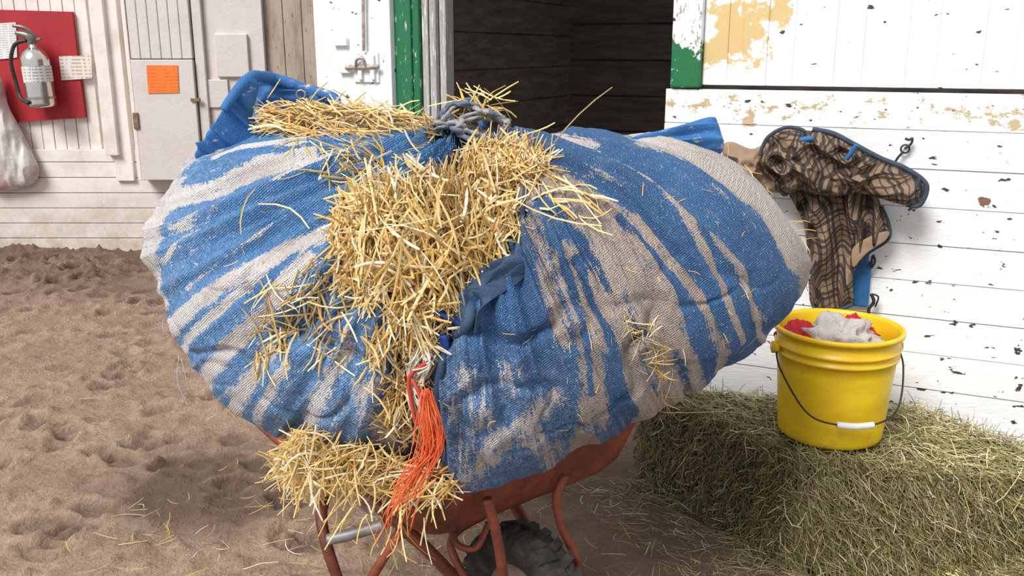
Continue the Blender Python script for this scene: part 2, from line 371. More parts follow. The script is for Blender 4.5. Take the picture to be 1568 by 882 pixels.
prof=[(0,0),(.085,0),(.098,.012),(.1,.03),(.1,Lx*.70),(.094,Lx*.76),(.075,Lx*.83),(.045,Lx*.88),(.03,Lx*.90),(.03,Lx*.98),(0,Lx)]
body=merge('cylinder_body',[latheg(prof,cb,48,ax)],steel)
lab=merge('label_band',[latheg([(.1015,Lx*.38),(.1015,Lx*.62)],cb,48,ax)],signmat('label',(.66,.65,.62),(.12,.12,.15),50,45,.6))
tp=ct
hd=merge('valve_handle',[tubeg([tp+[0,0,-.03],tp+[-.01,-.02,.03],tp+[-.10,-.03,.055]],[.03,.03,.014],n=20),tubeg([tp+[.03,0,.02],tp+[-.02,-.03,.085],tp+[-.11,-.03,.105]],.014,n=20),tubeg([tp+[.02,0,0],tp+[.075,-.02,.01]],.012,n=8)],simple('dark_steel',(.30,.27,.24),(.16,.14,.12),10,.4,.6))
hose=tube('hose',[tp+[-.03,-.02,0],tp+[-.12,-.02,-.03],tp+[-.165,-.02,-.15],PB(24,125,.17),PB(32,150,.19),PB(44,158,.26)],.014,blackm,n=50)
strap=merge('strap',[latheg([(.104,Lx*.12),(.104,Lx*.16)],cb,48,ax)],metal)
group('fire_extinguisher',[body,lab,hd,hose,strap]); group('safety_board',[rb,s1,s2])
bagm=M('shopping_bag_plastic',.5); bagm.col(bagm.mix(bagm.ramp(bagm.noise(5),[(.55,0.0),(.62,1.0)]),(.62,.58,.56),(.50,.36,.34))); bagm.bump(bagm.noise(12),.5,.02)
blob('hanging_shopping_bag',[PB(u,v,.1) for u,v in [(-5,118),(3,120),(12,160),(30,195),(50,235),(60,262),(50,282),(20,290),(-20,288),(-40,250),(-25,180)]],(0,-1,0),.10,bagm.m,fold=.06,fs=5,fdir=(2,.6))  # white shopping bag hanging at the back wall
# ---------------------------------------------------------------- the tarp bundle
TOP=[(218,352),(222,320),(235,288),(270,250),(320,212),(400,190),(500,186),(600,190),(700,198),(800,203),(900,206),(1000,210),(1060,214),(1100,233),(1150,262),(1200,300),(1228,350),(1243,400)]
BOT=[(218,352),(225,420),(245,485),(275,545),(310,600),(350,648),(400,688),(450,702),(560,708),(620,718),(700,746),(760,733),(860,708),(950,668),(1050,612),(1120,572),(1185,532),(1215,490),(1238,450),(1243,400)]
TOP=np.array(TOP,float); BOT=np.array(BOT,float); YC=2.14
NK=30; thk=np.linspace(0,np.pi,NK)
xc,hx=-.075,.79
def xs_of(th): return xc-hx*np.cos(th)
def dd_of(th): return .50*np.clip(np.sin(th),0,1)**.85
zt=np.zeros(NK); zb=np.zeros(NK)
for i,t in enumerate(thk):
    u=730.5-512.5*math.cos(t)
    zt[i]=P(u,np.interp(u,TOP[:,0],TOP[:,1]),YC)[2]; zb[i]=P(u,np.interp(u,BOT[:,0],BOT[:,1]),YC-.15*math.sin(t))[2]
def fixends(a,c,th):
    m=.5*(a+c); h=.5*(a-c); t0=.42
    for lo in (True,False):
        te=t0 if lo else np.pi-t0; hm=np.interp(te,th,h); mm=np.interp(te,th,m); me=mm+(P(218,365,YC)[2]-mm if lo else P(1243,405,YC)[2]-mm)
        sel=(th<te) if lo else (th>te); tt=(th/t0 if lo else (np.pi-th)/t0)[sel]
        h[sel]=hm*np.clip(np.sin(np.minimum(th,np.pi-th)[sel])/math.sin(t0),0,1)**.75; m[sel]=me+(mm-me)*np.sin(tt*np.pi/2)
    return m+h,m-h
def pts(zt,zb,nx,nj):
    th=np.linspace(0.0,np.pi,nx); ph=np.linspace(0,2*np.pi,nj,endpoint=False)
    a=np.interp(th,thk,zt); c=np.interp(th,thk,zb)
    if nx>200:
        ker=np.hanning(41); ker/=ker.sum(); a=np.convolve(np.pad(a,20,'edge'),ker,'valid'); c=np.convolve(np.pad(c,20,'edge'),ker,'valid')
    a,c=fixends(a,c,th)
    zc=(a+c)/2; hz=(a-c)/2; d=dd_of(th)
    co=np.cos(ph); si=np.sin(ph)
    yy=np.sign(co)*np.abs(co)**.92; zz=np.sign(si)*np.abs(si)**.92
    X=np.repeat(xs_of(th)[:,None],nj,1); Y=YC+d[:,None]*yy[None,:]; Z=zc[:,None]+hz[:,None]*zz[None,:]
    return np.stack([X,Y,Z],-1)
for it in range(12):
    G=pts(zt,zb,120,96).reshape(-1,3); pu,pv,dep=proj(G)
    hx*=1+.5*((1238-222)/(pu.max()-pu.min())-1); xc+=.5*((1238+222)/2-(pu.max()+pu.min())/2)*2.15/F
    for i in range(1,NK-1):
        u=730.5-512.5*math.cos(thk[i]); mm=np.abs(pu-u)<16
        if mm.sum()<4: continue
        zt[i]+=.6*(pv[mm].min()-(np.interp(u,TOP[:,0],TOP[:,1])+8))*2.2/F
        zb[i]+=.6*(pv[mm].max()-(np.interp(u,BOT[:,0],BOT[:,1])-6))*2.0/F
    ztn=zt.copy(); zbn=zb.copy()
    ztn[1:-1]=.15*zt[:-2]+.7*zt[1:-1]+.15*zt[2:]; zbn[1:-1]=.15*zb[:-2]+.7*zb[1:-1]+.15*zb[2:]; zt,zb=ztn,zbn
    zt[0]=zb[0]=(zt[1]+zb[1])/2; zt[-1]=zb[-1]=(zt[-2]+zb[-2])/2
NX,NJ=880,640
G=pts(zt,zb,NX,NJ)
du=np.gradient(G,axis=0); dv=(np.roll(G,-1,1)-np.roll(G,1,1)); Nn=np.cross(du,dv); Nn/=np.linalg.norm(Nn,axis=2)[...,None]+1e-9
cen=G.mean(axis=(0,1)); 
if ((G-cen)*Nn).sum()<0: Nn=-Nn
V=G.reshape(-1,3); Nn=Nn.reshape(-1,3); pu,pv,dep=proj(V); front=(V[:,1]<YC+.12).astype(float)
ku,kv=715.,195.
du_=pu-ku; dv_=pv-kv; r=np.hypot(du_,dv_*1.1)+1; ang=np.degrees(np.arctan2(du_,np.maximum(dv_,-60)+0*dv_))
right=sst(25,45,ang); angc=ang+8.5e-5*np.minimum(r,560)**2*right
rn=r/500.
near=np.exp(-(r/230.)**1.0); far=1-.7*sst(350,500,r)
wob=angc+3*vn(rn*3,ang*.05,2.)
fold=fbm(wob*.11,rn*1.3,1.,3)
ridge=1-2*np.abs(vn(wob*.17,rn*1.1,8.))
ridge2=1-2*np.abs(vn(wob*.42,rn*1.8,18.))
fine=fbm(wob*.9,rn*3.2,4.,3)
disp=.024*fbm(V[:,0]*2.6,V[:,1]*2.6,V[:,2]*3.2,3)
disp+=(.013*far+.030*near)*ridge+(.013*far+.012*near)*fold+(.0065*far+.009*near)*ridge2+(.004*far+.006*near)*fine
disp+=.005*fbm(V[:,0]*14,V[:,1]*14,V[:,2]*14,3)
wx,wy,wz=[V[:,k]+.05*fbm(V[:,0]*5+k*9,V[:,1]*5,V[:,2]*5,2) for k in range(3)]
c1=1-np.abs(vn(wx*5+wz*5,wz*8-wx*5,wy*4)); c2=1-np.abs(vn(wx*11-wz*3,wz*12+3,wy*9+5))
disp-=(.024*np.clip(c1-.82,0,1)*5.5+.011*np.clip(c2-.82,0,1)*5.5)*sst(340,520,pv)*front*sst(660,420,r)
us=np.interp(pv,[230,300,390,440,500,560,640,745],[800,796,796,740,712,668,676,690]); sd=pu-us
fr=front*sst(235,300,pv)
disp+=fr*.036*sst(-6,5,sd)*np.exp(-np.maximum(sd,0)/110.)
disp-=fr*.030*np.exp(-((sd+35)/40.)**2)*sst(470,560,pv)
disp-=fr*.045*np.exp(-((sd+70)/70.)**2)*sst(480,440,pv)*sst(240,330,pv)
disp-=front*.024*np.exp(-((pu-(470-.35*(pv-600)))/20.)**2)*sst(540,600,pv)
disp-=front*.026*np.exp(-((pu-(600-.9*(pv-330)))/22.)**2)*sst(300,350,pv)*sst(600,500,pv)
edgeT=np.clip(np.sin(np.repeat(np.linspace(0,np.pi,NX),NJ))*5,0,1)
V2=V+Nn*(disp*edgeT)[:,None]
wu=pu+9*fbm(V[:,0]*9,V[:,1]*9,V[:,2]*9,2); wv_=pv+9*fbm(V[:,0]*9+5,V[:,1]*9,V[:,2]*9+7,2)
def stroke(l,w,val=1.0):
    c_=cr(np.array(l,float),max(2*len(l)-1,3)); best=np.full(len(wu),1e9); 
    for k in range(len(c_)-1):
        a_,b_=c_[k],c_[k+1]; d_=b_-a_; LL=d_@d_+1e-9
        t=np.clip(((wu-a_[0])*d_[0]+(wv_-a_[1])*d_[1])/LL,0,1)
        best=np.minimum(best,(wu-a_[0]-t*d_[0])**2+(wv_-a_[1]-t*d_[1])**2)
    return val*sst(1.6*w,.4*w,np.sqrt(best))
be=np.zeros(len(V)); bu=np.zeros(len(V))
for l,w,v in [([(505,362),(430,392),(350,432),(290,472),(262,515)],13,1),([(440,402),(370,445),(310,497),(285,540)],7,1),([(480,400),(400,478),(345,535),(312,595)],12,.95),([(400,540),(378,590),(358,640)],11,.9),([(430,560),(405,620),(395,660)],9,.6),
 ([(480,250),(400,263),(320,286),(262,300),(232,335)],10,.95),([(330,225),(270,262),(236,320),(228,400)],14,.7),([(470,232),(400,238),(330,252)],4,.8),([(560,240),(480,262),(420,282)],4,.8),([(345,200),(330,235)],8,.8),([(226,350),(238,450),(262,520)],9,.6),([(590,260),(500,300),(430,330)],3,.6),([(300,330),(262,350)],9,.45),([(420,350),(340,400),(280,440)],3,.6),([(330,320),(290,350),(250,400)],4,.5),
 ([(535,520),(500,580),(470,650)],16,.45),([(560,600),(600,690)],25,.40),([(620,560),(610,640)],22,.4),
 ([(810,300),(870,300),(905,350),(935,430)],30,.82),([(900,310),(965,400),(1010,490),(1040,590)],38,.85),([(860,400),(890,500),(905,610),(890,690)],24,.76),([(815,350),(838,440),(855,520)],14,.68),([(910,430),(955,530),(995,640)],24,.8),([(1010,470),(1050,540),(1060,600)],14,.75),
 ([(780,560),(800,640),(840,690)],20,.42),([(720,560),(740,640)],18,.42),([(740,700),(790,640),(850,600)],16,.48),([(700,620),(720,720)],12,.3),
 ([(850,222),(930,248),(1000,298),(1066,372),(1102,440),(1130,520)],6,.95),([(985,360),(1050,435),(1097,500),(1102,565)],14,.9),([(880,222),(960,252),(1040,310),(1110,380)],3,.7),([(1080,360),(1138,430),(1168,520)],7,.9),([(890,290),(960,325),(1015,395)],7,.8),
 ([(985,228),(1060,250),(1130,290),(1195,345),(1220,400)],23,.95),([(1100,236),(1175,285),(1222,345),(1238,420)],16,.9),([(1232,400),(1222,470)],12,.8),([(1150,380),(1180,440)],4,.7),([(1080,300),(1150,360)],4,.6),([(840,205),(930,212),(1010,220)],4,.55),([(1150,470),(1190,500)],7,.5)]:
    be=np.maximum(be,stroke(l,w,v))
for l,w,v in [([(845,365),(868,440),(890,520),(898,590)],6,1),([(878,400),(905,470),(945,560),(958,625)],6,1),([(925,500),(962,620)],8,1),([(825,325),(890,380),(930,450)],4,.8),([(1055,500),(1080,560)],9,.9),([(945,340),(1010,410),(1060,500)],7,1),([(905,285),(980,328),(1058,415),(1108,510),(1118,565)],9,1),
 ([(935,236),(1050,310),(1145,385),(1200,450),(1198,510)],22,1),([(770,640),(810,560),(830,500)],9,.7),([(1040,540),(1050,600)],6,.7),([(870,640),(930,660)],9,.6),([(930,560),(940,640)],4,.8),([(1000,250),(1090,300),(1170,370)],3,.7)]:
    bu=np.maximum(bu,stroke(l,w,v))
L=(ang<0)
wear=.09+.66*be-.55*bu*(1-.3*be)
wear+=np.where(L,.12*sst(440,570,pv)+.12*sst(310,245,pu),.13*sst(570,650,pv))
fuzz=np.where(L,.30+.60*sst(420,600,pv)*sst(230,330,r)+.4*sst(400,260,pu),.85*sst(480,630,pv)*sst(330,60,pu-690)+.05)
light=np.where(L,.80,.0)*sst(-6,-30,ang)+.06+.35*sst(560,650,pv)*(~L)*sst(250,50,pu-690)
grime=sst(-5,25,ang)*sst(95,60,ang)*sst(180,260,pv)*.95+.3*sst(580,720,pv)+.15*sst(0,30,ang)
slit_shade=fr*np.exp(-((sd+45)/38.)**2)*sst(490,550,pv)  # shade inside the front slit, painted dark into the tarp colour
i=np.arange(NX-1)[:,None]; j=np.arange(NJ)[None,:]
Fq=np.stack([i*NJ+j,(i+1)*NJ+j,(i+1)*NJ+(j+1)%NJ,i*NJ+(j+1)%NJ],-1).reshape(-1,4)
tm=M('worn_blue_tarp',.8)
A_=tm.attr('ang'); R_=tm.attr('rad')
vec=tm.comb(tm.math('MULTIPLY',A_,.16),tm.math('MULTIPLY',R_,2.6),0.0)
vec2=tm.comb(tm.math('MULTIPLY',A_,1.1),tm.math('MULTIPLY',R_,5.0),4.0)
n1=tm.noise(2.2,vec,6,.65,.3); n1b=tm.noise(1.6,vec2,5,.65,.2); n2=tm.noise(42,None,6,.75); n3=tm.noise(260,None,2,.6)
w=tm.math('ADD',tm.attr('wear'),tm.math('MULTIPLY',tm.math('SUBTRACT',n1,.5),.7))
w=tm.math('ADD',w,tm.math('MULTIPLY',tm.math('SUBTRACT',n1b,.5),1.0))
w=tm.math('ADD',w,tm.math('MULTIPLY',tm.math('SUBTRACT',n2,.5),1.0))
w=tm.math('ADD',w,tm.math('MULTIPLY',tm.math('SUBTRACT',n3,.5),.75))
wf=tm.ramp(w,[(.35,0.0),(.45,.75),(.56,1.0)])
nb=tm.ramp(tm.noise(7,None,5,.6),[(.3,0.0),(.7,1.0)])
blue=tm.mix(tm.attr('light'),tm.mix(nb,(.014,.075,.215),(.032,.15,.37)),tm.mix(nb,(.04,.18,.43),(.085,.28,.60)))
fz=tm.math('MULTIPLY',tm.attr('fuzz'),tm.ramp(tm.math('ADD',tm.math('MULTIPLY',tm.noise(60,None,6,.8),.7),tm.math('MULTIPLY',n3,.3)),[(.42,0.0),(.60,1.0)]))
blue=tm.mix(tm.math('MULTIPLY',fz,.8),blue,(.32,.47,.70))
beige=tm.mix(tm.ramp(tm.noise(6,None,5),[(.35,0.0),(.65,1.0)]),(.86,.81,.77),(.66,.59,.54))
beige=tm.mix(tm.math('MULTIPLY',tm.attr('grime'),.85),beige,tm.mix(nb,(.53,.42,.33),(.38,.285,.215)))
blue=tm.mix(tm.math('MULTIPLY',tm.attr('grime'),.22),blue,(.045,.075,.125))
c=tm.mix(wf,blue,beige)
c=tm.mix(tm.ramp(tm.noise(14,None,8,.75),[(.56,0.0),(.70,.45)]),c,(.30,.24,.2))
c=tm.mix(tm.attr('slit_shade'),c,(.035,.03,.03))
wa_=tm.n('ShaderNodeTexWave'); tm.put(wa_.inputs['Vector'],tm.scale(tm.tc,(1,1,1),rot=(.3,.5,.6))); wa_.inputs['Scale'].default_value=75; wa_.inputs['Distortion'].default_value=2.5; wa_.inputs['Detail'].default_value=1
wb_=tm.n('ShaderNodeTexWave'); wb_.bands_direction='Z'; tm.put(wb_.inputs['Vector'],tm.scale(tm.tc,(1,1,1),rot=(.2,.7,.1))); wb_.inputs['Scale'].default_value=75; wb_.inputs['Distortion'].default_value=2.5
wv=tm.math('MULTIPLY',wa_.outputs['Fac'],wb_.outputs['Fac'])
c=tm.mix(tm.ramp(wv,[(.0,.26),(.35,0.0)]),c,(.03,.07,.14))
c=tm.mix(tm.ramp(n3,[(.35,.28),(.5,0.0)]),c,(.04,.075,.14))
c=tm.mix(tm.ramp(n3,[(.60,.0),(.74,.4)]),c,(.75,.76,.80))
tm.col(c)
tm.bump(tm.math('ADD',tm.math('MULTIPLY',wv,.8),tm.math('ADD',n3,tm.math('MULTIPLY',n2,1.5))),.8,.005)
body=mk('tarp_wrap',V2,Fq,tm.m,True,{'ang':angc,'rad':rn,'wear':wear,'fuzz':np.clip(fuzz,0,1),'grime':grime,'slit_shade':slit_shade,'light':np.clip(light,0,1)})
bvh=BVHTree.FromPolygons([tuple(q) for q in V2.tolist()],Fq.tolist())
O=Vector((0,0,H))
def hit(u,v,off=0.0,ydef=2.15):
    d=Vector(ray(u,v)).normalized(); h=bvh.ray_cast(O,d)
    if h[0] is None: return P(u,v,ydef),np.array([0,-.7,.7])
    n=np.array(h[1]); 
    if np.dot(n,d)>0: n=-n
    return np.array(h[0])+n*off,n
def hp(lst,off=0.0,yd=2.15): return [hit(u,v,off,yd)[0] for u,v in lst]
def clothmat(name,c1,c2,c3,amt=.62):
    m=M(name,.75); n=m.noise(9,m.scale(m.tc,(1,1,2)),6,.7)
    c=m.mix(m.ramp(m.noise(5),[(.3,0.0),(.7,1.0)]),c1,c2); c=m.mix(m.ramp(n,[(amt,0.0),(amt+.06,1.0)]),c,c3)
    m.col(c); m.bump(m.math('ADD',m.noise(220),m.noise(40)),.5,.004); return m.m
bl=clothmat('blue_tarp_flap',(.018,.095,.28),(.045,.19,.46),(.62,.58,.55),.58)
bd=clothmat('dark_hem',(.018,.04,.09),(.05,.10,.18),(.28,.26,.27))
gk=clothmat('grey_knot_cloth',(.05,.085,.14),(.13,.17,.23),(.34,.32,.30),.50)
parts=[body]
f1=[(300,238),(318,208),(340,172),(362,140),(384,120),(396,128),(392,152),(388,178),(410,202),(450,226),(400,243),(350,250),(312,252)]
parts.append(blob('corner_flap',[P(u,v,2.03+.0008*(u-318)) for u,v in f1],(-.2,-.8,.35),.022,bl,fold=.045,fs=14,fdir=(.4,2.2),rot=.8,seed=3))
f2=[(378,122),(400,116),(440,126),(480,136),(512,148),(520,172),(480,190),(430,190),(392,182)]
parts.append(blob('flap_rim',[P(u,v,2.22) for u,v in f2],(0,-.9,.3),.02,bl,fold=.025,fs=14,seed=5,fdir=(.5,2)))
parts.append(merge('flap_edge',[tubeg([P(u,v,y) for u,v,y in [(342,168,2.03),(364,138,2.05),(386,118,2.1),(415,119,2.18),(450,130,2.20),(485,140,2.20),(512,150,2.18),(520,166,2.16)]],[.009,.012,.014,.012,.012,.012,.012,.008],n=70,rn=.4)],bl))
f3=[(960,216),(1010,202),(1050,190),(1088,180),(1098,190),(1106,232),(1075,240),(1020,236)]
parts.append(blob('side_flap',[P(u,v,2.13) for u,v in f3],(.2,-.8,.4),.03,bl,fold=.03,fs=11,fdir=(.4,2.4),seed=7))
parts.append(merge('hem_roll',[
 tubeg(hp([(806,285),(800,330),(797,375),(795,400)],.002),[.004,.006,.008,.010],n=40,rn=.4),
 tubeg(hp([(797,392),(770,405),(745,420),(728,448),(722,480),(712,505),(690,520),(676,560),(672,620),(682,690),(692,738)],.002),[.008,.012,.014,.014,.012,.010,.009,.008,.008,.009,.009],n=110,rn=.5)],bd))
f4=[(733,428),(765,408),(796,392),(802,402),(790,430),(765,458),(735,480),(720,505),(716,480)]
o4=[hit(u,v,.014)[0] for u,v in f4]
parts.append(blob('folded_hem_flap',o4,hit(760,440)[1],.014,bd,fold=.022,fs=20,fdir=(.4,2.2),rot=-.7,seed=9))
kn=[]
for q_ in range(16):
    j=rng.normal(0,1,(6,2))*3.0
    base=[[(676,212),(678,186),(690,165),(716,160),(742,172),(768,182)],[(690,214),(700,190),(720,176),(748,178),(774,190),(768,198)],[(672,200),(690,186),(708,192),(730,204),(760,212),(800,214)],[(650,200),(676,192),(700,200),(715,215),(750,216),(790,218)]][q_%4]
    kn.append(tubeg([P(u+j[i][0],v+j[i][1],2.03+.035*math.sin(i*1.9+q_)) for i,(u,v) in enumerate(base)],[.003,.009,.010,.009,.004],n=60,k=12,rn=1.1,flat=.7,rs=45))
parts.append(merge('gather_knot',kn,gk))
gq=P(461,145,2.18); parts.append(merge('grommet',[tubeg([gq+.010*np.array([math.cos(a),0,math.sin(a)]) for a in np.linspace(0,6.28,12,endpoint=False)],.003,n=30,closed=True)],metal))
th_=[]
for (u,v,l) in ((274,545,95),(278,550,60),(232,330,25),(250,490,30),(690,742,40),(1010,640,35),(940,672,25),(1242,420,30),(330,620,30),(700,745,25)):
    q0=hit(u,v,.002)[0]; q0=P(u,v,q0[1]-.01); th_.append(tubeg([q0,q0+np.array([.008*rng.normal(),-.005,-l*.0007]),q0+np.array([.012*rng.normal(),0,-l*.0014])],.0009,n=14,k=5))
parts.append(merge('loose_threads',th_,simple('thread_fibre',(.5,.5,.55),(.6,.6,.62))))
bundle=group('tarp_bundle',parts)
# ---------------------------------------------------------------- straw
sm=M('straw_stalks',.42); sc=sm.attr('strawcol','Color'); sm.col(sm.mix(sm.ramp(sm.noise(60),[(.3,.35),(.6,0.0)]),sc,(.30,.17,.05)))
strawm=sm.m
def scol(n,kind='gold'):
    t=rng.random((n,1)); 
    if kind=='gold':
        c=np.array([.70,.38,.07])*(1-t)+np.array([.98,.76,.36])*t; c=c*rng.uniform(.6,1.08,(n,1))
        g=rng.random(n)<.13; c[g]=np.array([.95,.87,.63])
    else:
        c=np.array([.17,.15,.065])*(1-t)+np.array([.58,.48,.25])*t; c=c*rng.uniform(.5,1.15,(n,1))
        g=rng.random(n)<.3; c[g]=c[g]*np.array([.8,1.05,.65]); g=rng.random(n)<.12; c[g]=np.array([.80,.68,.40])
    return np.clip(c,0,1)
def strawpatch(poly,n,h,ang0,spread,L=(.06,.16),W=(.0026,.0050),lift=.25,base=0.0,yd=2.15,jit=0.0,center=None,rad=None):
    q=samp(poly,n); pos=np.zeros((n,3)); nor=np.zeros((n,3))
    for i,(u,v) in enumerate(q): pos[i],nor[i]=hit(u,v,0,yd)
    nor/=np.linalg.norm(nor,axis=1)[:,None]
    hh=np.full(n,h)
    if center is not None:
        dd=np.hypot((q[:,0]-center[0])/rad[0],(q[:,1]-center[1])/rad[1]); hh=h*np.clip(1-dd**2,.08,1)
    pos+=nor*(base+hh*rng.random(n)**.8)[:,None]+rng.normal(0,jit,(n,3))
    a=np.radians(ang0+rng.normal(0,spread,n)); X=np.array([1.,0,0]); 
    tx=X-nor*(nor@X)[:,None]; tx/=np.linalg.norm(tx,axis=1)[:,None]; ty=np.cross(nor,tx)
    dr=tx*np.cos(a)[:,None]+ty*np.sin(a)[:,None]+nor*rng.normal(0,lift,(n,1))
    return pos,dr,nor,rng.uniform(*L,n),rng.uniform(*W,n),scol(n)
def join(lst): return [np.concatenate([l[i] for l in lst]) for i in range(6)]
main=[(830,240),(800,228),(750,240),(710,254),(660,270),(610,285),(550,298),(515,325),(508,370),(522,400),(540,440),(560,470),(585,475),(610,500),(640,530),(665,515),(690,485),(715,440),(745,402),(780,385),(788,330),(795,280)]
S=[]
S.append(strawpatch(main,2100,.070,-80,46,L=(.04,.12),center=(660,360),rad=(165,175)))
S.append(strawpatch([(550,310),(610,290),(700,275),(775,290),(782,370),(715,440),(685,485),(640,510),(600,440),(550,390)],1000,.105,-70,48,L=(.06,.16),W=(.0032,.0062),center=(665,370),rad=(145,175)))
S.append(strawpatch([(690,236),(760,220),(850,232),(842,262),(790,285),(700,268)],330,.035,-30,60,L=(.04,.11)))
S.append(strawpatch([(400,174),(440,166),(520,164),(600,172),(670,194),(690,208),(600,204),(480,212),(410,204)],520,.012,-12,28,L=(.05,.11),yd=2.08,jit=.004,W=(.0025,.0045)))
S.append(strawpatch([(690,165),(760,150),(780,175),(720,190)],24,.03,10,50,L=(.04,.12),yd=2.05,jit=.01))
S.append(strawpatch([(565,500),(600,500),(650,530),(662,560),(658,680),(615,670),(570,640),(595,580),(570,530)],250,.028,-85,32,L=(.03,.10)))
S.append(strawpatch([(400,450),(480,405),(540,400),(545,480),(500,500),(440,520),(400,570),(380,560),(400,480)],100,.010,-115,38,L=(.05,.14)))
S.append(strawpatch([(440,215),(640,212),(630,255),(520,285),(450,250)],60,.008,-20,45,L=(.04,.12)))
S.append(strawpatch([(540,480),(600,520),(590,600),(530,560),(440,560),(450,500)],30,.01,-100,40,L=(.05,.12)))
S.append(strawpatch([(800,240),(900,290),(920,350),(860,330),(800,300)],34,.01,-35,30,L=(.06,.13)))
S.append(strawpatch([(950,480),(1010,500),(1040,600),(1020,640),(1000,570)],80,.008,-70,50,L=(.02,.07),W=(.0010,.0022)))
S.append(strawpatch([(250,240),(1200,300),(1150,540),(700,730),(350,640),(240,450)],120,.003,-60,60,L=(.01,.06),W=(.001,.0022)))
S.append(strawpatch([(1090,225),(1150,255),(1240,340),(1245,400),(1200,320)],10,.01,-20,50,L=(.03,.07),W=(.0015,.003)))
n=850; q=samp([(428,692),(470,655),(530,680),(640,712),(690,728),(690,755),(640,770),(600,755),(530,748),(490,760),(440,738),(420,722)],n)
pos=np.array([P(u,v,1.70+rng.random()*.18) for u,v in q]); a=np.radians(-130+rng.normal(0,48,n))
S.append((pos,np.stack([np.cos(a),rng.normal(-.1,.35,n),np.sin(a)],-1),np.tile([0,-1.,.3],(n,1)),rng.uniform(.04,.12,n),rng.uniform(.0025,.0048,n),scol(n)))
n=34; q=samp([(430,740),(690,750),(660,830),(620,850),(480,790)],n); pos=np.array([P(u,v,1.70) for u,v in q]); a=np.radians(-105+rng.normal(0,26,n))
S.append((pos,np.stack([np.cos(a),rng.normal(0,.2,n),np.sin(a)],-1),np.tile([0,-1.,.3],(n,1)),rng.uniform(.06,.13,n),rng.uniform(.002,.0045,n),scol(n)))
for (u0,v0,u1,v1,y0,y1) in ((936,130,842,222,1.95,2.0),(795,123,725,170,2.0,2.05),(385,285,365,358,1.78,1.75),(920,352,780,308,1.66,1.7),(1110,630,1015,632,1.75,1.75),(620,860,612,770,1.62,1.66),(600,640,560,590,1.6,1.6),(478,345,405,300,1.72,1.76),(430,120,410,150,2.1,2.12),(640,150,600,175,2.1,2.1),(560,140,530,170,2.1,2.1),(380,132,412,168,2.1,2.1),(500,125,470,160,2.1,2.1),(850,188,800,214,2.0,2.0),(735,130,715,165,2.0,2.02)):
    a_=P(u0,v0,y0); c_=P(u1,v1,y1); d=c_-a_; L_=np.linalg.norm(d)
    S.append(((a_+c_)[None]/2,d[None]/L_,np.array([[0,-1.,.2]]),np.array([L_]),np.array([.0034]),np.array([[.85,.66,.30]])))
pp=join(S); blades('straw',*pp,strawm)
n=420; gx=np.concatenate([rng.uniform(-3,1.0,n//2),rng.uniform(-1.4,.5,n//2)]); gy=np.concatenate([rng.uniform(2.2,6,n//2),rng.uniform(2.2,2.9,n//2)])
gp=np.stack([gx,gy,np.full(n,.0)+rng.random(n)*.01],-1); ok=((gp-W0)@WN)>.15; gp=gp[ok]; n=len(gp)
a=rng.uniform(0,6.28,n); blades('scattered_straw',gp,np.stack([np.cos(a),np.sin(a),rng.normal(0,.08,n)],-1),np.tile([0,0,1.],(n,1)),rng.uniform(.03,.11,n),rng.uniform(.0015,.0035,n),scol(n)*.8,strawm)
# ---------------------------------------------------------------- orange twine, cords
orm=simple('orange_twine_fibre',(.75,.085,.02),(.85,.20,.06),30,.6); whm=simple('pale_cord_fibre',(.6,.52,.42),(.75,.7,.62),30,.7); blc=simple('blue_webbing',(.01,.04,.22),(.02,.08,.35),30,.6); rdm=simple('red_cord',(.6,.03,.03),(.5,.1,.05),30,.6)
tw=[]
for k in range(75):
    bs_=rng.normal(0,1,2)*[4,3]
    j=np.cumsum(rng.normal(0,1,(6,2))*np.array([[2,3],[6,5],[8,6],[9,8],[9,9],[10,10]]),axis=0)*.85+bs_
    base=[(652,600),(656,640),(654,690),(632,730),(612,770),(598,820)] if k%3 else [(658,610),(672,655),(670,690),(642,730),(612,750),(592,790)]
    m_=rng.integers(3,7); off=rng.uniform(0,.04)
    tw.append(tubeg([P(u+j[i][0],v+j[i][1],1.585-off+.02*rng.random()) for i,(u,v) in enumerate(base[:m_])],rng.uniform(.0006,.0014),n=18,k=5))
t1=merge('orange_fringe',tw,orm,fix=False)
t2=[]
for k in range(14):
    j=rng.normal(0,6,(5,2)); t2.append(tubeg([hit(u+j[i][0],v+j[i][1],.03)[0] for i,(u,v) in enumerate([(665,525),(655,550),(645,580),(650,610),(655,640)])],.0022,n=18,k=6))
for k in range(22):
    a=rng.uniform(0,6.28); l=rng.uniform(12,30); t2.append(tubeg([hit(658,535,.035)[0],hit(658+l*.5*math.cos(a),535+l*.5*math.sin(a),.05)[0],hit(658+l*math.cos(a),535+l*math.sin(a),.04)[0]],.0018,n=12,k=6))
t2=merge('frayed_cord',t2,whm,fix=False)
t3=tube('blue_strap',hp([(700,480),(680,492),(668,515),(672,530)],.045),.011,blc,n=30,flat=.5)
t4=tube('red_cord',hp([(655,545),(640,565),(636,600),(650,625),(664,600),(656,570)],.042),.004,rdm,n=60)
group('twine',[t1,t2,t3,t4])
